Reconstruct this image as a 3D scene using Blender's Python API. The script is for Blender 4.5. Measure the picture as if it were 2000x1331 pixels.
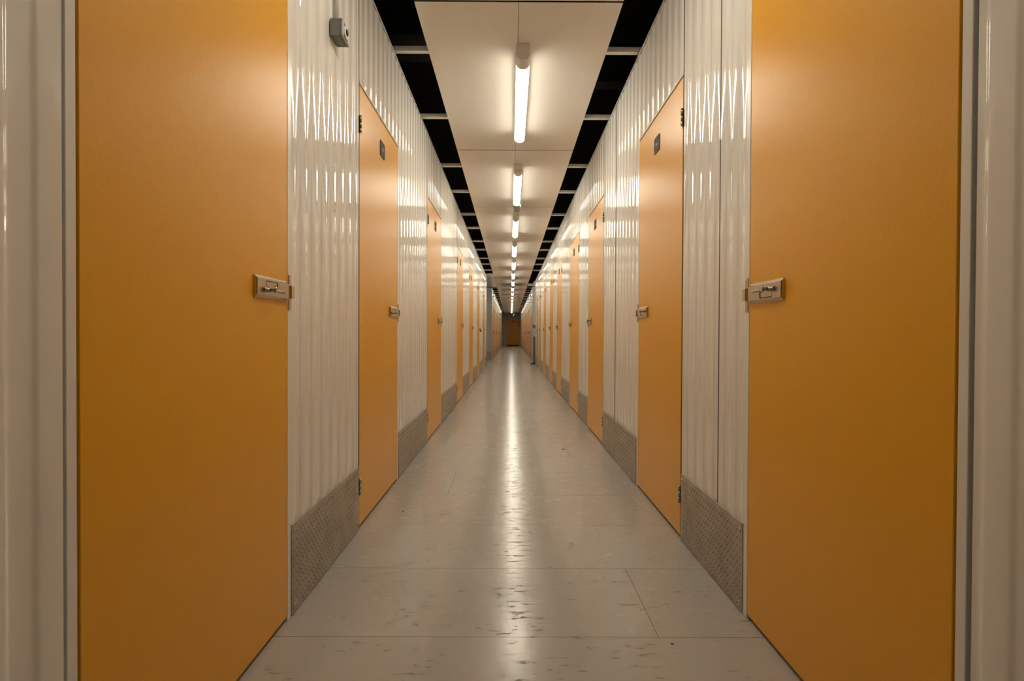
import bpy, bmesh, math, random
from mathutils import Vector, Matrix

random.seed(7)
SC = bpy.context.scene
for o in list(bpy.data.objects):
    bpy.data.objects.remove(o)
COL = SC.collection

# ------------------------------------------------------------------ camera
CAM_Z = 0.9
PITCH, YAW, ROLL = 0.01045, 0.00248, 0.00441
fw = Vector((math.sin(YAW) * math.cos(PITCH), math.cos(YAW) * math.cos(PITCH), -math.sin(PITCH)))
rt = fw.cross(Vector((0, 0, 1))).normalized()
up = rt.cross(fw)
r2 = math.cos(ROLL) * rt + math.sin(ROLL) * up
u2 = -math.sin(ROLL) * rt + math.cos(ROLL) * up
cd = bpy.data.cameras.new('camera')
cd.sensor_fit = 'HORIZONTAL'
cd.sensor_width = 36.0
cd.lens = 1093.0 / 2000.0 * 36.0
cd.clip_start = 0.02
cd.clip_end = 200
cam = bpy.data.objects.new('camera', cd)
COL.objects.link(cam)
cam.matrix_world = Matrix(((r2.x, u2.x, -fw.x, 0), (r2.y, u2.y, -fw.y, 0), (r2.z, u2.z, -fw.z, CAM_Z), (0, 0, 0, 1)))
SC.camera = cam

# ------------------------------------------------------------------ world, exposure
w = bpy.data.worlds.new('world')
SC.world = w
w.use_nodes = True
w.node_tree.nodes['Background'].inputs[0].default_value = (0.9, 0.8, 0.65, 1)
w.node_tree.nodes['Background'].inputs[1].default_value = 0.0
SC.view_settings.view_transform = 'Standard'
SC.view_settings.look = 'None'
SC.view_settings.gamma = 1
SC.view_settings.use_curve_mapping = False
SC.view_settings.exposure = 0.0

LAMP_STRENGTH = 29.0
LAMP_COLOR = (1.0, 0.905, 0.73)
SC.cycles.use_light_tree = False
SC.cycles.max_bounces = 7
SC.cycles.diffuse_bounces = 5
SC.cycles.glossy_bounces = 4

# ------------------------------------------------------------------ dimensions (metres)
XL, XR = -0.695, 0.7553          # faces of the two corridor walls
DT = 2.043                       # door top
WT = 2.57                        # wall top
ZP = 2.575                       # underside of the ceiling sheets
PL, PR, PC = -0.493, 0.5597, 0.034
KICK = 0.292
JOINT0, PERIOD = 2.83, 2.268     # ceiling sheet joints
Y_BACK, Y_END = -2.2, 44.0

# ------------------------------------------------------------------ materials
def mat(name, color, rough=0.5, metal=0.0, spec=0.5, coat=0.0):
    m = bpy.data.materials.new(name)
    m.use_nodes = True
    b = m.node_tree.nodes['Principled BSDF']
    b.inputs['Base Color'].default_value = (*color, 1)
    b.inputs['Roughness'].default_value = rough
    b.inputs['Metallic'].default_value = metal
    b.inputs['Specular IOR Level'].default_value = spec
    b.inputs['Coat Weight'].default_value = coat
    b.inputs['Coat Roughness'].default_value = 0.08
    return m

def nodes(m):
    return m.node_tree.nodes, m.node_tree.links, m.node_tree.nodes['Principled BSDF']

def objcoord(m, scale=(1, 1, 1)):
    n, l, b = nodes(m)
    g = n.new('ShaderNodeNewGeometry')
    mp = n.new('ShaderNodeMapping')
    mp.inputs['Scale'].default_value = scale
    l.new(g.outputs['Position'], mp.inputs['Vector'])
    return mp.outputs['Vector']

def noise(m, vec, scale, detail=3, rough=0.5):
    n, l, b = nodes(m)
    t = n.new('ShaderNodeTexNoise')
    t.inputs['Scale'].default_value = scale
    t.inputs['Detail'].default_value = detail
    t.inputs['Roughness'].default_value = rough
    l.new(vec, t.inputs['Vector'])
    return t.outputs['Fac']

def ramp(m, fac, stops):
    n, l, b = nodes(m)
    r = n.new('ShaderNodeValToRGB')
    els = r.color_ramp.elements
    while len(els) < len(stops):
        els.new(0.5)
    for e, (p, c) in zip(els, stops):
        e.position = p
        e.color = (c, c, c, 1) if isinstance(c, (int, float)) else (*c, 1)
    l.new(fac, r.inputs['Fac'])
    return r.outputs['Color']

def bump(m, height, strength, dist, normal=None):
    n, l, b = nodes(m)
    bp = n.new('ShaderNodeBump')
    bp.inputs['Strength'].default_value = strength
    bp.inputs['Distance'].default_value = dist
    l.new(height, bp.inputs['Height'])
    if normal is not None:
        l.new(normal, bp.inputs['Normal'])
    l.new(bp.outputs['Normal'], b.inputs['Normal'])
    return bp.outputs['Normal']

def mul(m, a, b_, op='MULTIPLY'):
    n, l, _ = nodes(m)
    x = n.new('ShaderNodeMath')
    x.operation = op
    for i, v in enumerate((a, b_)):
        if isinstance(v, (int, float)):
            x.inputs[i].default_value = v
        else:
            l.new(v, x.inputs[i])
    return x.outputs[0]

# white gloss-painted wall sheet
M_WALL = mat('white_sheet', (0.80, 0.79, 0.76), 0.05, spec=0.5)
v = objcoord(M_WALL, (1, 1, 0.5))
bump(M_WALL, noise(M_WALL, v, 5, 1), 0.05, 0.02)
M_TRIM = mat('white_trim', (0.80, 0.79, 0.76), 0.25)
M_GREYWALL = mat('grey_sheet', (0.60, 0.62, 0.63), 0.5)
# orange powder-coated door
M_DOOR = mat('orange_paint', (0.80, 0.395, 0.014), 0.31, spec=0.5)
v = objcoord(M_DOOR, (1, 1, 0.6))
bump(M_DOOR, noise(M_DOOR, v, 300, 2), 0.16, 0.002)
M_CHROME = mat('bright_steel', (0.52, 0.48, 0.43), 0.26, metal=1.0)
M_DARK = mat('dark_slot', (0.02, 0.018, 0.016), 0.6)
M_SIGN = mat('dark_sign', (0.035, 0.027, 0.020), 0.6, spec=0.2)
M_SIGNMARK = mat('sign_mark', (0.22, 0.11, 0.03), 0.5)
# aluminium tread plate
M_TREAD = mat('tread_plate', (0.46, 0.43, 0.39), 0.40, metal=0.35)
v = objcoord(M_TREAD)
n_, l_, b_ = nodes(M_TREAD)
l_.new(ramp(M_TREAD, noise(M_TREAD, v, 14, 4), [(0.3, (0.37, 0.34, 0.30)), (0.75, (0.50, 0.47, 0.42))]), b_.inputs['Base Color'])
# ceiling sheets: satin, slightly buckled
M_CEIL = mat('ceiling_sheet', (0.80, 0.77, 0.72), 0.12, spec=0.5)
v = objcoord(M_CEIL, (1.0, 0.4, 1))
bump(M_CEIL, noise(M_CEIL, v, 2.6, 1), 0.16, 0.05)
M_BAR = mat('rail_white', (0.75, 0.73, 0.70), 0.4)
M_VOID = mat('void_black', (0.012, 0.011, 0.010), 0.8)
M_DUCT = mat('void_duct', (0.05, 0.05, 0.05), 0.6)
# painted concrete floor
M_FLOOR = mat('floor_paint', (0.46, 0.44, 0.41), 0.3, spec=0.5)
n_, l_, b_ = nodes(M_FLOOR)
v1 = objcoord(M_FLOOR, (1, 1, 1))
v2 = objcoord(M_FLOOR, (0.55, 1.8, 1))
spots = ramp(M_FLOOR, noise(M_FLOOR, v2, 30, 6, 0.68), [(0.56, 0.0), (0.61, 1.0)])
big = ramp(M_FLOOR, noise(M_FLOOR, v1, 5.5, 3), [(0.38, 0.0), (0.56, 1.0)])
wear = mul(M_FLOOR, spots, big)
fine = noise(M_FLOOR, v1, 160, 2)
rg = mul(M_FLOOR, mul(M_FLOOR, wear, 0.45), mul(M_FLOOR, fine, 0.12), 'ADD')
l_.new(mul(M_FLOOR, rg, 0.135, 'ADD'), b_.inputs['Roughness'])
l_.new(mul(M_FLOOR, mul(M_FLOOR, wear, -0.49), 0.5, 'ADD'), b_.inputs['Specular IOR Level'])
tone = n_.new('ShaderNodeMix'); tone.data_type = 'RGBA'
l_.new(noise(M_FLOOR, v1, 2.2, 5), tone.inputs['Factor'])
tone.inputs['A'].default_value = (0.40, 0.385, 0.36, 1)
tone.inputs['B'].default_value = (0.47, 0.455, 0.43, 1)
dirt = n_.new('ShaderNodeMix'); dirt.data_type = 'RGBA'
l_.new(mul(M_FLOOR, wear, 0.75), dirt.inputs['Factor'])
l_.new(tone.outputs['Result'], dirt.inputs['A'])
dirt.inputs['B'].default_value = (0.22, 0.205, 0.185, 1)
l_.new(dirt.outputs['Result'], b_.inputs['Base Color'])
bump(M_FLOOR, noise(M_FLOOR, v1, 9, 4), 0.035, 0.02)
M_JOINT = mat('floor_joint', (0.20, 0.19, 0.17), 0.8)
M_GREY = mat('grey_plastic', (0.16, 0.16, 0.155), 0.45)
M_PALE = mat('pale_plastic', (0.72, 0.70, 0.66), 0.35)
M_LENS = mat('grey_lens', (0.30, 0.29, 0.27), 0.25)
M_RED = mat('red_plastic', (0.55, 0.015, 0.015), 0.4)
M_BLACK = mat('black_rubber_and_gap', (0.012, 0.012, 0.012), 0.6)
M_SCREW = mat('screw_steel', (0.75, 0.72, 0.68), 0.25, metal=1.0)

def emis(name, col, strength):
    m = bpy.data.materials.new(name)
    m.use_nodes = True
    b = m.node_tree.nodes['Principled BSDF']
    b.inputs['Base Color'].default_value = (0.8, 0.8, 0.8, 1)
    b.inputs['Emission Color'].default_value = (*col, 1)
    b.inputs['Emission Strength'].default_value = strength
    return m
M_LAMP = emis('lit_diffuser', LAMP_COLOR, LAMP_STRENGTH)
M_LAMP_DIM = emis('dimmed_diffuser', LAMP_COLOR, LAMP_STRENGTH * 0.6)
M_LED = emis('green_led', (0.25, 1.0, 0.5), 3.0)

# ------------------------------------------------------------------ mesh helpers
class MB:
    """collects shapes for one mesh"""
    def __init__(self):
        self.v, self.f, self.s = [], [], []

    def add(self, vs, fs, smooth=False):
        k = len(self.v)
        self.v += [tuple(p) for p in vs]
        self.f += [tuple(i + k for i in f) for f in fs]
        self.s += [smooth] * len(fs)
        return self

    def box(self, x0, x1, y0, y1, z0, z1, bev=0.0):
        if x0 > x1: x0, x1 = x1, x0
        if y0 > y1: y0, y1 = y1, y0
        if z0 > z1: z0, z1 = z1, z0
        if bev <= 0:
            vs = [(x, y, z) for x in (x0, x1) for y in (y0, y1) for z in (z0, z1)]
            fs = [(0, 1, 3, 2), (4, 6, 7, 5), (0, 4, 5, 1), (2, 3, 7, 6), (0, 2, 6, 4), (1, 5, 7, 3)]
            return self.add(vs, fs)
        bm = bmesh.new()
        bmesh.ops.create_cube(bm, size=1.0)
        for q in bm.verts:
            q.co = Vector(((x0 + x1) / 2 + q.co.x * (x1 - x0), (y0 + y1) / 2 + q.co.y * (y1 - y0), (z0 + z1) / 2 + q.co.z * (z1 - z0)))
        bmesh.ops.bevel(bm, geom=bm.edges[:], offset=bev, segments=2, profile=0.5, affect='EDGES')
        bm.verts.index_update()
        self.add([q.co[:] for q in bm.verts], [[q.index for q in f.verts] for f in bm.faces])
        bm.free()
        return self

    def cyl(self, p0, p1, r, n=14, r1=None, smooth=True):
        p0, p1 = Vector(p0), Vector(p1)
        r1 = r if r1 is None else r1
        d = (p1 - p0).normalized()
        a = d.orthogonal().normalized()
        c = d.cross(a)
        vs, fs = [], []
        for P, R in ((p0, r), (p1, r1)):
            for i in range(n):
                t = 2 * math.pi * i / n
                vs.append(P + R * (math.cos(t) * a + math.sin(t) * c))
        self.add(vs, [(i, (i + 1) % n, n + (i + 1) % n, n + i) for i in range(n)], smooth)
        k = len(self.v) - 2 * n
        self.f += [tuple(k + i for i in reversed(range(n))), tuple(k + n + i for i in range(n))]
        self.s += [False, False]
        return self

    def prism(self, pts, axis, a, b, smooth=False):
        """2D outline pts extruded along axis ('x','y','z') from a to b"""
        def p3(p, t):
            return {'x': (t, p[0], p[1]), 'y': (p[0], t, p[1]), 'z': (p[0], p[1], t)}[axis]
        n = len(pts)
        vs = [p3(p, a) for p in pts] + [p3(p, b) for p in pts]
        self.add(vs, [(i, (i + 1) % n, n + (i + 1) % n, n + i) for i in range(n)], smooth)
        k = len(self.v) - 2 * n
        self.f += [tuple(k + i for i in reversed(range(n))), tuple(k + n + i for i in range(n))]
        self.s += [False, False]
        return self

    def sweep(self, path, r, n=8):
        path = [Vector(p) for p in path]
        vs, fs = [], []
        for i, P in enumerate(path):
            d = (path[min(i + 1, len(path) - 1)] - path[max(i - 1, 0)]).normalized()
            a = d.cross(Vector((1, 0.01, 0))).normalized()
            c = d.cross(a)
            for j in range(n):
                t = 2 * math.pi * j / n
                vs.append(P + r * (math.cos(t) * a + math.sin(t) * c))
        for i in range(len(path) - 1):
            for j in range(n):
                fs.append((i * n + j, i * n + (j + 1) % n, (i + 1) * n + (j + 1) % n, (i + 1) * n + j))
        fs.append(tuple(reversed(range(n))))
        fs.append(tuple((len(path) - 1) * n + j for j in range(n)))
        return self.add(vs, fs, True)

    def mesh(self, name, material):
        me = bpy.data.meshes.new(name)
        me.from_pydata(self.v, [], self.f)
        me.polygons.foreach_set('use_smooth', self.s)
        me.materials.append(material)
        bm = bmesh.new()
        bm.from_mesh(me)
        bmesh.ops.recalc_face_normals(bm, faces=bm.faces[:])
        bm.to_mesh(me)
        bm.free()
        me.update()
        return me

    def build(self, name, material, parent=None, loc=(0, 0, 0)):
        return put(name, self.mesh(name, material), parent, loc)

def put(name, me, parent=None, loc=(0, 0, 0)):
    o = bpy.data.objects.new(name, me)
    COL.objects.link(o)
    o.parent = parent
    o.location = loc
    return o

def tag(o, label=None, cat=None, group=None, kind=None):
    if label: o['label'] = label
    if cat: o['category'] = cat
    if group: o['group'] = group
    if kind: o['kind'] = kind
    return o

def empty(name, loc=(0, 0, 0)):
    o = put(name, None, None, loc)
    o.empty_display_size = 0.1
    return o

ORD = ['nearest', 'second', 'third', 'fourth', 'fifth', 'sixth', 'seventh', 'eighth', 'ninth', 'tenth', 'eleventh', 'twelfth',
       'thirteenth', 'fourteenth', 'fifteenth', 'sixteenth', 'seventeenth', 'eighteenth', 'nineteenth', 'twentieth', 'twenty-first']

# ------------------------------------------------------------------ floor
floor = MB().box(-5, 5, Y_BACK - 0.2, Y_END + 0.3, -0.15, -0.0035).build('floor', M_JOINT)
tag(floor, 'grey painted concrete floor with faint cross joints and scuffs', 'floor', kind='structure')
FLOOR_Y = [-2.3, -1.28, -0.79, -0.30, 0.19, 0.68, 1.166, 1.655, 2.144, 2.64, 3.135, 3.63, 4.12, 4.61, 5.10, 5.59, 6.08, 6.57, 7.06, 7.55]
for i in range(len(FLOOR_Y) - 1):
    a, b = FLOOR_Y[i], FLOOR_Y[i + 1]
    g = 0.0013 if i % 3 == 1 else 0.0005
    xs = [XL - 0.2, XR + 0.2]
    if i in (7, 12, 15): xs.insert(1, 0.445)
    if i in (4, 10): xs.insert(1, -0.35)
    for x0, x1 in zip(xs[:-1], xs[1:]):
        MB().box(x0 + 0.0008, x1 - 0.0008, a + g, b - g, -0.0035, 0.0).build('floor_slab', M_FLOOR, floor)
MB().box(XL - 0.2, XR + 0.2, 7.551, Y_END + 0.2, -0.0035, 0.0).build('floor_slab', M_FLOOR, floor)
MB().box(-4.5, XL - 0.2, 15.9, 20.0, -0.0035, 0.0).build('floor_slab', M_FLOOR, floor)
MB().box(XR + 0.2, 4.5, 17.1, 20.0, -0.0035, 0.0).build('floor_slab', M_FLOOR, floor)

# ------------------------------------------------------------------ walls
PITCH_RIB = 0.1035
FLAT_C, FLAT_P = 0.042, 0.0335            # rib crest, pan; the rest is two flanks
FLANK = (PITCH_RIB - FLAT_C - FLAT_P) / 2
def rib_profile(n):
    """(offset in the pitch, depth behind the face) of one rib, crest first; flats slightly domed"""
    D, sag = 0.0046, 0.00055
    c1, p0, p1 = FLAT_C, FLAT_C + FLANK, FLAT_C + FLANK + FLAT_P
    if n < 10:
        return [(0, 0), (c1, 0), (p0, D), (p1, D)]
    out = []
    for i in range(7):
        t = i / 6
        out.append((t * c1, sag * (2 * t - 1) ** 2))
    for i in range(1, 5):
        t = i / 5
        out.append((c1 + t * FLANK, sag + (D - 2 * sag) * t * t * (3 - 2 * t)))
    for i in range(7):
        t = i / 6
        out.append((p0 + t * FLAT_P, D - sag * (2 * t - 1) ** 2))
    for i in range(1, 5):
        t = i / 5
        out.append((p1 + t * FLANK, sag + (D - 2 * sag) * (1 - t * t * (3 - 2 * t))))
    return out

def corrugated(name, parent, X, s, segs, ph, seg_n=14):
    """one sheet; segs = [(y0, y1, z_bottom)...] contiguous; s=+1 when the corridor is towards +x. Sheet body 22 mm deep"""
    m = MB()
    for (y0, y1, zb) in segs:
        prof = rib_profile(seg_n)
        pts = []
        k0 = int(math.floor((y0 - ph) / PITCH_RIB)) - 1
        k1 = int(math.ceil((y1 - ph) / PITCH_RIB)) + 1
        for k in range(k0, k1 + 1):
            for (o_, h_) in prof:
                pts.append((ph - FLAT_C / 2 + k * PITCH_RIB + o_, h_))
        def at(y):
            for (ya, ha), (yb, hb) in zip(pts[:-1], pts[1:]):
                if ya <= y <= yb:
                    return ha + (hb - ha) * (y - ya) / (yb - ya)
            return 0.0
        cols = [(y0, at(y0))] + [q for q in pts if y0 + 1e-4 < q[0] < y1 - 1e-4] + [(y1, at(y1))]
        n = len(cols) - 1
        vs, fs = [], []
        for y, h_ in cols:
            x = X - s * h_
            vs += [(x, y, zb), (x, y, WT - 0.012)]
        for i in range(n):
            a = 2 * i
            fs.append((a, a + 2, a + 3, a + 1))
        m.add(vs, fs, True)
        xb = X - s * 0.022
        # closed body behind the face
        k = len(vs)
        vb, fb = [], []
        vb = [(xb, y0, zb), (xb, y1, zb), (xb, y1, WT - 0.012), (xb, y0, WT - 0.012)]
        m.add(vb, [(0, 1, 2, 3)])
        f0, f1 = vs[0], vs[-2]
        m.add([f0, vs[1], (xb, y0, WT - 0.012), (xb, y0, zb)], [(0, 1, 2, 3)])
        m.add([f1, vs[-1], (xb, y1, WT - 0.012), (xb, y1, zb)], [(0, 1, 2, 3)])
        # underside strip
        vu = []
        fu = []
        for i in range(n + 1):
            vu += [vs[2 * i], (xb, vs[2 * i][1], zb)]
        for i in range(n):
            fu.append((2 * i, 2 * i + 1, 2 * i + 3, 2 * i + 2))
        m.add(vu, fu)
    me = bpy.data.meshes.new(name)
    me.from_pydata(m.v, [], m.f)
    me.polygons.foreach_set('use_smooth', m.s)
    me.materials.append(M_WALL)
    return put(name, me, parent)

def tread_bars(X, s, y0, y1, z0, z1):
    """raised lozenge bars of a tread plate, alternating direction"""
    m = MB()
    p = 0.027
    L, W, H = 0.0125, 0.0042, 0.0022
    ny, nz = int((y1 - y0 - 0.012) / p), int((z1 - z0 - 0.012) / p)
    for i in range(ny * 2):
        for j in range(nz * 2):
            if (i + j) % 2: continue
            cy = y0 + 0.014 + i * p / 2
            cz = z0 + 0.014 + j * p / 2
            a = math.radians(45 if (i % 2) else -45)
            c, sn = math.cos(a), math.sin(a)
            P = []
            for (u, v_, h) in ((-L, 0, 0), (0, -W, 0), (L, 0, 0), (0, W, 0), (-L * .45, 0, H), (L * .45, 0, H)):
                P.append((X + s * h, cy + u * c - v_ * sn, cz + u * sn + v_ * c))
            m.add(P, [(0, 1, 4), (1, 5, 4), (1, 2, 5), (2, 3, 5), (3, 4, 5), (3, 0, 4)])
    return m

SCREW = {}
def screw_mesh(s):
    if s not in SCREW:
        m = MB()
        m.cyl((0, 0, 0), (s * 0.003, 0, 0), 0.0065, 10, 0.0035)
        SCREW[s] = m.mesh('screw', M_SCREW)
    return SCREW[s]

def kick_plate(parent, X, s, y0, y1, near):
    F = X + s * 0.0005
    k = MB().box(F, F + s * 0.0035, y0, y1, 0.004, KICK, 0.0008).build('kick_plate', M_TREAD, parent)
    b = tread_bars(F + s * 0.0035, s, y0, y1, 0.004, KICK).build('tread_pattern', M_TREAD, k)
    b['kind'] = 'stuff'
    if near:
        for yy in (y0 + 0.018, (y0 + y1) / 2, y1 - 0.018):
            for zz in (0.03, KICK - 0.022):
                put('screw', screw_mesh(s), k, (F + s * 0.0035, yy, zz))
    return k

# ------------------------------------------------------------------ doors
PARTS = {}
def part_mesh(key, fn):
    if key not in PARTS:
        PARTS[key] = fn()
    return PARTS[key]

def hinge_mesh(s):
    m = MB()
    m.box(0, s * 0.0025, 0.003, 0.026, -0.038, 0.038)
    for z in (-0.0385, -0.0125, 0.0135):
        m.cyl((s * 0.005, 0, z), (s * 0.005, 0, z + 0.025), 0.0058, 10)
    return m.mesh('hinge', M_CHROME)

def latch_plate_mesh(s, q):
    # folded steel case 0.215 long, 0.062 high; q = +1 upright, -1 turned over
    m = MB()
    h = 0.031
    out = [(0.0, -h), (0.003, -h), (0.004, -h + 0.004), (0.011, -h + 0.009), (0.011, h - 0.009), (0.004, h - 0.004), (0.003, h), (0.0, h)]
    m.prism([(s * x, z) for x, z in out], 'y', -0.228, -0.016)
    # end lip
    m.box(0, s * 0.009, -0.231, -0.228, -h + 0.006, h - 0.006)
    # raised pressed panel behind the slot
    m.box(s * 0.0108, s * 0.0120, -0.175, -0.10, q * 0.001, q * 0.019, 0.0005)
    return m.mesh('latch_case', M_CHROME)

def latch_slot_mesh(s, q):
    m = MB()
    f0, f1 = s * 0.0106, s * 0.0114
    m.box(f0, f1, -0.140, -0.045, q * -0.0085, q * -0.005)
    m.box(f0, s * 0.0126, -0.105, -0.098, q * -0.004, q * 0.016)
    m.box(f0, s * 0.0126, -0.172, -0.100, q * 0.0165, q * 0.019)
    return m.mesh('latch_slot', M_DARK)

def latch_knob_mesh(s, q):
    m = MB()
    z = q * -0.006
    m.cyl((s * 0.010, -0.155, z), (s * 0.015, -0.155, z), 0.0075, 14)
    m.cyl((s * 0.015, -0.155, z), (s * 0.028, -0.155, z), 0.0055, 14)
    m.cyl((s * 0.028, -0.155, z), (s * 0.034, -0.155, z), 0.0095, 16, 0.0085)
    m.cyl((s * 0.0115, -0.19, z), (s * 0.0115, -0.05, z), 0.004, 10)
    return m.mesh('latch_knob', M_CHROME)

def latch_keep_mesh(s):
    m = MB()
    # strap standing on the jamb: two ears and a bridge
    m.box(0, s * 0.004, 0.002, 0.024, 0.018, 0.054, 0.001)
    m.box(0, s * 0.004, 0.002, 0.024, -0.054, -0.018, 0.001)
    m.prism([(0.0, -0.022), (s * 0.013, -0.018), (s * 0.013, 0.018), (0.0, 0.022)], 'y', 0.002, 0.023)
    m.cyl((s * 0.003, 0.012, 0.038), (s * 0.0045, 0.012, 0.038), 0.005, 10)
    m.cyl((s * 0.003, 0.012, -0.038), (s * 0.0045, 0.012, -0.038), 0.005, 10)
    return m.mesh('latch_keep', M_CHROME)

def rounded(w_, h_, r, n=4):
    pts = []
    for cx, cy, a0 in ((w_ - r, h_ - r, 0), (-w_ + r, h_ - r, 90), (-w_ + r, -h_ + r, 180), (w_ - r, -h_ + r, 270)):
        for i in range(n + 1):
            t = math.radians(a0 + 90 * i / n)
            pts.append((cx + r * math.cos(t), cy + r * math.sin(t)))
    return pts

def sign_mesh(s):
    m = MB()
    m.prism(rounded(0.052, 0.042, 0.012), 'x', 0, s * 0.003)
    return m.mesh('number_plate', M_SIGN)

def sign_mark_mesh(s):
    m = MB()
    m.prism(rounded(0.020, 0.007, 0.004), 'x', s * 0.003, s * 0.0034)
    return m.mesh('plate_marking', M_SIGNMARK)

NDOOR = 0
def door(X, s, a, b, label, detail=True, top=DT):
    global NDOOR
    NDOOR += 1
    d = empty('door_%d' % NDOOR, (X, a, 0))
    tag(d, label, 'door', 'orange unit doors along the corridor', 'structure')
    W = b - a
    MB().box(-s * 0.035, 0, 0.003, W - 0.002, 0.014, top - 0.004, 0.0015).build('door_leaf', M_DOOR, d)
    la = put('latch', part_mesh(('case', s), lambda: latch_plate_mesh(s, s)), d, (s * 0.0002, W, 1.03))
    if detail:
        put('latch_slot', part_mesh(('slot', s), lambda: latch_slot_mesh(s, s)), la)
        put('latch_knob', part_mesh(('knob', s), lambda: latch_knob_mesh(s, s)), la)
    put('latch_keep', part_mesh(('keep', s), lambda: latch_keep_mesh(s)), la)
    sg = put('number_plate', part_mesh(('sign', s), lambda: sign_mesh(s)), d, (0, W / 2 + 0.02, 1.89))
    if detail:
        put('plate_marking', part_mesh(('mark', s), lambda: sign_mark_mesh(s)), sg)
    for z in (0.197, 1.86):
        put('hinge', part_mesh(('hinge', s), lambda: hinge_mesh(s)), d, (0, 0, z))
    return d

JN, JF = 0.022, 0.028   # jamb widths, shadow gap
def wall_run(name, X, s, y0, y1, doors, labels, ph, label, detail_to=12.0, extra_seams=(), seg_far=6):
    """a corridor wall from y0 to y1 with door openings"""
    W = empty(name, (0, 0, 0))
    tag(W, label, 'wall', kind='structure')
    # added dark sheet behind the wall: stops light leaks, keeps the gaps dark
    MB().box(X - s * 0.045, X - s * 0.06, y0, y1, 0, WT - 0.02).build('dark_backing', M_DARK, W)
    # top channel
    MB().box(X - s * 0.026, X + s * 0.0035, y0, y1, WT - 0.004, WT).box(X + s * 0.001, X + s * 0.0035, y0, y1, WT - 0.014, WT).build('top_channel', M_TRIM, W)
    bounds = []
    cur = y0
    # panel before the first door
    for i, (a, b) in enumerate(doors):
        near = a < 17
        G1, GAP = (0.006, 0.003) if i == 0 else (0.002, 0.014)
        seg = 14 if near else seg_far
        post0 = a - JN - GAP
        # sheet from the current position to the post (plus the header over the previous door)
        if i == 0:
            segs = [(cur, post0 - G1, 0.004)]
            corrugated('corrugated_sheet', W, X, s, segs, ph, seg)
            kick_plate(W, X, s, cur, post0 - G1 - 0.002, False)
        # hinge post, full height
        MB().box(X - s * 0.04, X, post0, a - GAP, 0.0, WT - 0.012, 0.0015).build('door_post', M_TRIM, W)
        if i:
            sw = 0.0125 if s > 0 else 0.006
            MB().box(X - s * 0.035, X - s * 0.0012, a - sw, a, 0.012, WT - 0.013).build('post_gap_shade', M_BLACK, W)  # black strip filling the hinge gap, its shade put in as colour
        # far jamb beside the door
        MB().box(X - s * 0.04, X + s * 0.001, b, b + JF, 0.0, DT + 0.006, 0.0015).build('door_jamb', M_TRIM, W)
        nxt = doors[i + 1][0] - JN - 0.016 if i + 1 < len(doors) else y1
        seams = [q for q in extra_seams if b + JF < q < nxt]
        st = a
        head = [(a + 0.001, b + JF, DT + 0.006)]
        edges = [b + JF] + seams + [nxt]
        for k in range(len(edges) - 1):
            e0 = edges[k] + (0.006 if k else 0)
            e1 = edges[k + 1] - (0.006 if k < len(edges) - 2 else 0)
            segs = (head if k == 0 else []) + [(e0, e1, 0.004)]
            corrugated('corrugated_sheet', W, X, s, segs, ph, seg)
        for q in seams:
            MB().box(X - s * 0.02, X - s * 0.0012, q - 0.0055, q + 0.0055, KICK, WT - 0.013).build('sheet_seam', M_BLACK, W)
        if nxt - (b + JF) > 0.12:
            kick_plate(W, X, s, b + JF + 0.002, nxt + (0.020 if i + 1 < len(doors) else -0.003), a < 6)
        MB().box(X - s * 0.004, X + s * 0.0012, a + 0.001, b, DT + 0.004, DT + 0.016).build('header_trim', M_TRIM, W)
        door(X, s, a, b, labels[i], a < detail_to)
    return W

L_DOORS = [(0.901, 1.743), (2.570, 3.434), (4.682, 5.582), (7.248, 8.141), (9.400, 10.319), (11.541, 12.45), (14.0, 14.95)]
R_DOORS = [(0.945, 1.771), (2.472, 3.305), (4.568, 5.442), (6.221, 7.148), (8.282, 9.165), (9.986, 10.838), (12.022, 12.865), (14.072, 14.85), (15.326, 16.16)]
def dl(i, side, extra=''):
    o = ORD[i]
    return 'orange steel door with bolt latch, %s from the camera on the %s wall' % (o if i else 'first', side)
wall_left = wall_run('wall_left', XL, 1, Y_BACK, 16.05, L_DOORS, [dl(i, 'left') for i in range(len(L_DOORS))], 1.885,
                     'white ribbed metal wall with tread kick plates, left side of corridor')
wall_right = wall_run('wall_right', XR, -1, Y_BACK, 17.2, R_DOORS, [dl(i, 'right') for i in range(len(R_DOORS))], 1.90,
                      'white ribbed metal wall with tread kick plates, right side of corridor', extra_seams=(2.03, 4.05))

# beyond the crossing
XL2, XR2 = -0.662, 0.757
L2 = [(20.05 + 2.0 * i, 20.98 + 2.0 * i) for i in range(12)]
R2 = [(19.75 + 1.75 * i, 20.70 + 1.75 * i) for i in range(14)]
wall_run('wall_left_far', XL2, 1, 19.82, Y_END, L2, ['orange door beyond the crossing, %s on the left wall' % ('first' if i == 0 else ORD[i]) for i in range(12)], 20.0,
         'far stretch of ribbed wall beyond the crossing, left side', detail_to=0, seg_far=4)
wall_run('wall_right_far', XR2, -1, 19.4, Y_END, R2, ['orange door beyond the crossing, %s on the right wall' % ('first' if i == 0 else ORD[i]) for i in range(14)], 20.0,
         'far stretch of ribbed wall beyond the crossing, right side', detail_to=0, seg_far=4)

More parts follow.
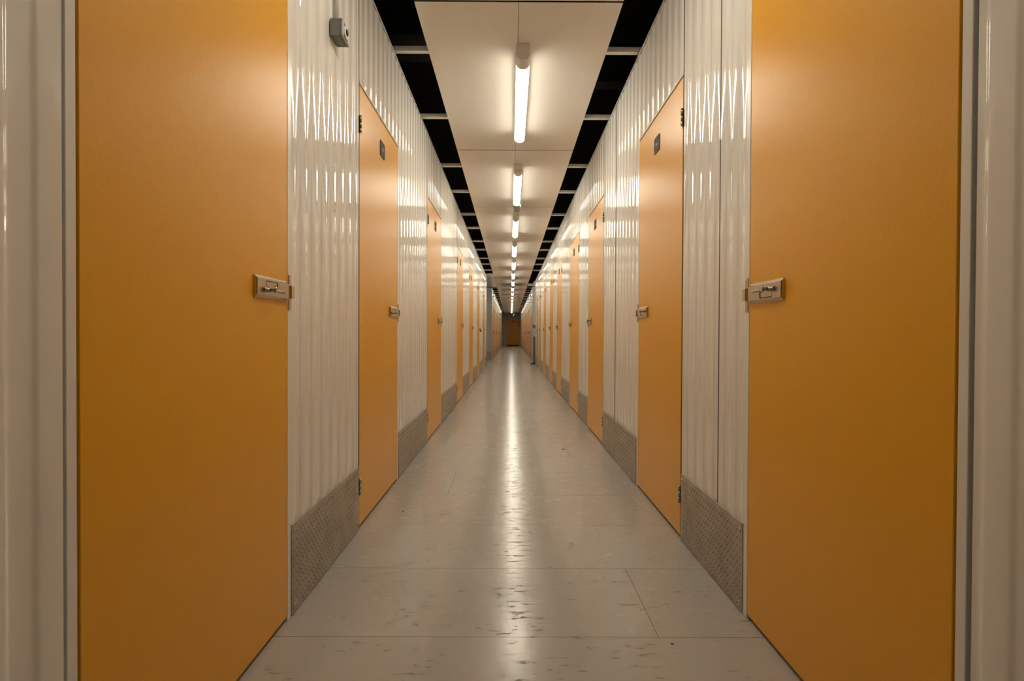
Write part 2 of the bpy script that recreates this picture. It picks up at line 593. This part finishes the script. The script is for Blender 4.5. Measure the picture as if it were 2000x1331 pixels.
# walls of the crossing
def grey_wall(name, x0, x1, y0, y1, face, label):
    W = empty(name, (0, 0, 0))
    tag(W, label, 'wall', kind='structure')
    n = int(abs(x1 - x0) / 0.5) + 1
    for i in range(n):
        a = x0 + (x1 - x0) * i / n
        b = x0 + (x1 - x0) * (i + 1) / n
        MB().box(a + 0.001, b - 0.001, y0, y1, 0.002, 2.5, 0.002).build('wall_sheet', M_GREYWALL, W)
        kp = MB().box(a + 0.001, b - 0.001, face, face + (0.004 if face > y1 - 1e-6 else -0.004), 0.004, 0.30).build('kick_plate', M_TREAD, W)
    MB().box(x0, x1, y0, y1, 2.5, 2.56).build('top_trim', M_BAR, W)
    return W
grey_wall('wall_crossing_far', -4.4, XL2 - 0.03, 19.75, 19.81, 19.75, 'grey wall end with dark kick plate facing the crossing')
grey_wall('wall_crossing_right', XR2 + 0.03, 4.4, 19.33, 19.39, 19.33, 'grey wall facing the crossing on the right')
grey_wall('wall_crossing_near', -4.4, XL - 0.065, 16.0, 16.05, 16.05, 'back of the left units along the crossing')
grey_wall('wall_crossing_back', XR + 0.065, 4.4, 17.15, 17.2, 17.2, 'back of the right units along the crossing')

# far end wall with its door
we = MB().box(-1.2, -0.33, Y_END, Y_END + 0.1, 0, 2.575).box(0.675, 1.3, Y_END, Y_END + 0.1, 0, 2.575).box(-0.33, 0.675, Y_END, Y_END + 0.1, 2.06, 2.575).build('wall_end', M_GREYWALL)
tag(we, 'grey wall closing the far end of the corridor', 'wall', kind='structure')
NDOOR += 1
de = empty('door_%d' % NDOOR, (0.17, Y_END, 0))
tag(de, 'orange door in the grey end wall facing down the corridor', 'door', kind='structure')
MB().box(-0.48, 0.48, 0.01, 0.05, 0.02, 2.03, 0.002).build('door_leaf', M_DOOR, de)
MB().box(-0.50, -0.48, -0.01, 0.06, 0, 2.05).box(0.48, 0.50, -0.01, 0.06, 0, 2.05).box(-0.5, 0.5, -0.01, 0.06, 2.03, 2.06).build('door_frame', M_DOOR, de)
MB().box(-0.46, 0.46, 0.004, 0.01, 0.03, 0.10).build('bottom_rail', M_SIGN, de)
h = MB().box(-0.46, -0.42, 0.0, 0.01, 0.98, 1.10).cyl((-0.44, 0, 1.04), (-0.44, -0.05, 1.04), 0.01).cyl((-0.44, -0.05, 1.04), (-0.27, -0.05, 1.04), 0.012).build('lever_handle', M_CHROME, de)
MB().box(-0.10, 0.12, 0.004, 0.01, 1.88, 1.95).build('number_plate', M_SIGN, de)
# wall behind the camera
wb = MB().box(-1.0, 1.0, Y_BACK - 0.1, Y_BACK, 0, 2.6).build('wall_rear', M_TRIM)
tag(wb, 'plain white wall closing the corridor behind the camera', 'wall', kind='structure')

# ------------------------------------------------------------------ ceiling
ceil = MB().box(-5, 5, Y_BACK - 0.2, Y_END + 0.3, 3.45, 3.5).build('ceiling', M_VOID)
tag(ceil, 'white ceiling sheets on cross rails under a black roof void', 'ceiling', kind='structure')
K0, K1 = -3, 18
for k in range(K0, K1):
    y0 = JOINT0 + PERIOD * k
    y1 = y0 + PERIOD
    a, b = max(y0 + 0.008, Y_BACK), min(y1 - 0.008, Y_END)
    if b - a < 0.1: continue
    for x0, x1 in ((PL, PC), (PC, PR)):
        g0 = 0.0012
        m = MB().box(x0 + (g0 if x0 == PC else 0), x1 - (g0 if x1 == PC else 0), a, b, ZP, ZP + 0.003, 0.0006)
        m.build('ceiling_sheet', M_CEIL, ceil)
    for off in (0.50, 1.515):
        y = y0 + off
        if not (Y_BACK < y < Y_END): continue
        if 15.6 < y < 19.4: continue
        lo, hi = (XL, XR)
        MB().box(lo - 0.03, hi + 0.03, y, y + 0.037, ZP + 0.0035, ZP + 0.033, 0.001).build('cross_rail', M_BAR, ceil)
# closed white sheets over the crossing
MB().box(-4.4, PL - 0.004, 15.5, 19.74, ZP + 0.002, ZP + 0.014).build('ceiling_sheet', M_CEIL, ceil)
MB().box(PR + 0.004, 4.4, 18.4, 19.32, ZP + 0.002, ZP + 0.014).build('ceiling_sheet', M_CEIL, ceil)
# dim services in the void
MB().box(0.62, 1.6, 4.55, 4.70, 2.95, 3.05, 0.01).build('service_duct', M_DUCT, ceil)
MB().box(-1.5, -0.50, 3.95, 4.35, 3.0, 3.2, 0.01).build('service_duct', M_DUCT, ceil)
MB().box(0.66, 0.72, 1.5, 12.0, 3.15, 3.25, 0.01).build('service_duct', M_DUCT, ceil)

# ------------------------------------------------------------------ lamps
LX = 0.066
def lamp_prototype():
    L = 1.44
    root = empty('batten_light', (0, 0, 0))
    hw = 0.040
    MB().box(-hw, hw, 0.0, L, -0.058, 0.0, 0.003).build('housing', M_PALE, root)
    prof = [(-hw * math.cos(math.pi * i / 8), -0.058 - 0.031 * math.sin(math.pi * i / 8)) for i in range(9)]
    n = len(prof)
    MB().add([(x, 0.13, z) for x, z in prof] + [(x, L - 0.04, z) for x, z in prof], [(i, i + 1, n + i + 1, n + i) for i in range(n - 1)], True).build('diffuser', M_LAMP, root)
    pc = [(x * 1.03, z * 1.02 - 0.0 if z < -0.025 else z) for x, z in prof]
    MB().prism(pc, 'y', 0.004, 0.13).build('end_cap', M_PALE, root)
    MB().prism(pc, 'y', L - 0.04, L - 0.004).build('end_cap', M_PALE, root)
    return root
def copy_tree(o, parent=None):
    c = o.copy()
    COL.objects.link(c)
    c.parent = parent
    for ch in o.children:
        copy_tree(ch, c)
    return c
proto = lamp_prototype()
vis = 0
first = True
dim_mesh = None
for k in range(-1, 18):
    y = JOINT0 + PERIOD * k + 0.40
    if y + 4.0 > Y_END: break
    o = proto if first else copy_tree(proto)
    first = False
    o.location = (LX, y, ZP - 0.0005)
    if y > 18.5:      # lamps past the crossing burn dimmer
        dif = [c for c in o.children if c.name.startswith('diffuser')][0]
        if dim_mesh is None:
            dim_mesh = dif.data.copy()
            dim_mesh.materials[0] = M_LAMP_DIM
        dif.data = dim_mesh
    if k < 0:
        lab = 'white batten light overhead just ahead of the camera' if k == -1 else 'white batten light overhead behind the camera'
    else:
        lab = 'lit white batten light on the ceiling sheets, %s along the row' % ('first and largest' if k == 0 else ORD[k] + ' from the near end')
    tag(o, lab, 'ceiling light', 'batten lights in a row along the ceiling')

# emergency luminaires between the battens
def emergency(y, label):
    e = empty('emergency_light', (LX + 0.006, y, ZP - 0.0005))
    tag(e, label, 'emergency light', 'emergency lights between the battens')
    MB().box(-0.055, 0.055, 0.0, 0.30, -0.03, 0.0, 0.004).build('housing', M_PALE, e)
    MB().prism([(-0.050, -0.03), (-0.036, -0.075), (0.036, -0.075), (0.050, -0.03)], 'y', 0.012, 0.288).build('lens', M_LENS, e)
    MB().box(-0.052, -0.036, 0.0, 0.30, -0.08, -0.028, 0.003).build('side_rib', M_PALE, e)
    MB().box(0.036, 0.052, 0.0, 0.30, -0.08, -0.028, 0.003).build('side_rib', M_PALE, e)
    MB().cyl((0.042, 0.0, -0.05), (0.042, -0.006, -0.05), 0.010, 10).build('indicator', M_LED, e)
emergency(7.05, 'small grey emergency light with green indicator after the second batten')
emergency(18.73 - 0.36 + 0.02, 'small grey emergency light above the crossing')
hg = empty('hanging_light', (0.22, 41.5, ZP - 0.0005))
tag(hg, 'small pale fitting hanging below the ceiling near the end door', 'ceiling light')
MB().cyl((0, 0, 0), (0, 0, -0.12), 0.008).build('stem', M_PALE, hg)
MB().box(-0.05, 0.05, -0.3, 0.3, -0.28, -0.12, 0.02).build('diffuser', M_PALE, hg)

# ------------------------------------------------------------------ sensor box with conduit on the left wall
sb = empty('sensor_box', (XL, 2.195, 2.0735))
tag(sb, 'small grey sensor box high on the white ribbed wall', 'sensor')
MB().box(0.0, 0.038, -0.045, 0.045, -0.0335, 0.0335, 0.003).build('box_body', M_GREY, sb)
cv = MB().box(0.038, 0.046, -0.046, 0.046, -0.0345, 0.0345, 0.003).build('box_cover', M_GREY, sb)
MB().cyl((0.046, 0.0, 0), (0.052, 0.0, 0), 0.027, 24, 0.022).build('sensor_ring', M_PALE, cv)
MB().cyl((0.052, 0.0, 0), (0.056, 0.0, 0), 0.014, 20, 0.009).build('sensor_eye', M_BLACK, cv)
for yy in (-0.035, 0.035):
    MB().box(0.046, 0.048, yy - 0.005, yy + 0.005, -0.026, 0.026).build('cover_clip', M_PALE, cv)
MB().cyl((0.014, -0.004, 0.0336), (0.014, -0.004, 0.49), 0.010, 14).build('conduit', M_PALE, sb)

# ------------------------------------------------------------------ corner post, call point and stop at the right of the crossing
cp = empty('corner_post', (XR - 0.005, 17.25, 0))
tag(cp, 'grey corner post at the end of the right wall by the crossing', 'post')
MB().box(-0.05, 0.05, 0, 0.06, 0.85, 2.55, 0.004).build('upper_sleeve', M_TRIM, cp)
MB().box(-0.055, 0.055, -0.002, 0.062, 0.0, 0.85, 0.004).build('lower_guard', M_GREY, cp)
rb = empty('call_point', (XR - 0.03, 17.248, 1.16))
tag(rb, 'small red fire call point on the corner post', 'call point')
MB().box(-0.045, 0.045, -0.05, 0.0, -0.05, 0.05, 0.006).build('case', M_RED, rb)
MB().box(-0.02, 0.02, -0.052, -0.05, -0.02, 0.02).build('glass', M_LENS, rb)
ds = empty('floor_wedge', (XR - 0.085, 16.95, 0))
tag(ds, 'small black wedge on the floor under the red call point', 'door stop')
MB().prism([(-0.06, 0), (0.06, 0), (0.06, 0.07), (-0.06, 0.02)], 'y', 0, 0.06).build('wedge_body', M_BLACK, ds)
MB().box(0.05, 0.062, -0.004, 0.064, 0.0, 0.075, 0.002).build('wedge_back', M_BLACK, ds)

# ------------------------------------------------------------------ padlocks
def padlock(X, s, y, z, label):
    p = empty('padlock', (X + s * 0.034, y, z))
    tag(p, label, 'padlock', 'dark padlocks on door latches')
    MB().box(-0.012, 0.012, -0.032, 0.032, -0.075, -0.025, 0.004).build('lock_body', M_BLACK, p)
    path = [(0, -0.022, -0.03), (0, -0.022, 0.0)] + [(0, -0.022 * math.cos(math.pi * i / 8), 0.022 * math.sin(math.pi * i / 8)) for i in range(1, 8)] + [(0, 0.022, 0.0), (0, 0.022, -0.03)]
    MB().sweep(path, 0.005).build('shackle', M_CHROME, p)
padlock(XL, 1, L_DOORS[5][1] - 0.10, 1.03, 'black padlock hanging from the latch of the sixth door on left')
padlock(XL2, 1, L2[0][1] - 0.10, 1.03, 'black padlock on first left door beyond the crossing')
padlock(XL2, 1, L2[2][1] - 0.10, 1.03, 'black padlock on third left door beyond the crossing')
padlock(XR2, -1, R2[1][1] - 0.10, 1.03, 'black padlock on second right door beyond the crossing')
padlock(XR2, -1, R2[3][1] - 0.10, 1.03, 'black padlock on fourth right door beyond the crossing')

# ------------------------------------------------------------------ bits lying on the floor
def chip(x, y, r, label, seed):
    rr = random.Random(seed)
    n = 7
    pts = [(r * rr.uniform(.6, 1.1) * math.cos(2 * math.pi * i / n) * 1.6, r * rr.uniform(.6, 1.1) * math.sin(2 * math.pi * i / n)) for i in range(n)]
    o = MB().prism(pts, 'z', 0, r * 0.5).build('floor_chip', M_SIGN, None, (x, y, 0))
    tag(o, label, 'debris', 'dark chips lying on the floor')
chip(0.475, 1.62, 0.0035, 'dark chip lying on the floor near the front right', 1)
chip(0.415, 4.38, 0.009, 'dark chip lying mid corridor on the right', 2)
chip(-0.541, 2.83, 0.0045, 'dark chip beside the second left door', 3)
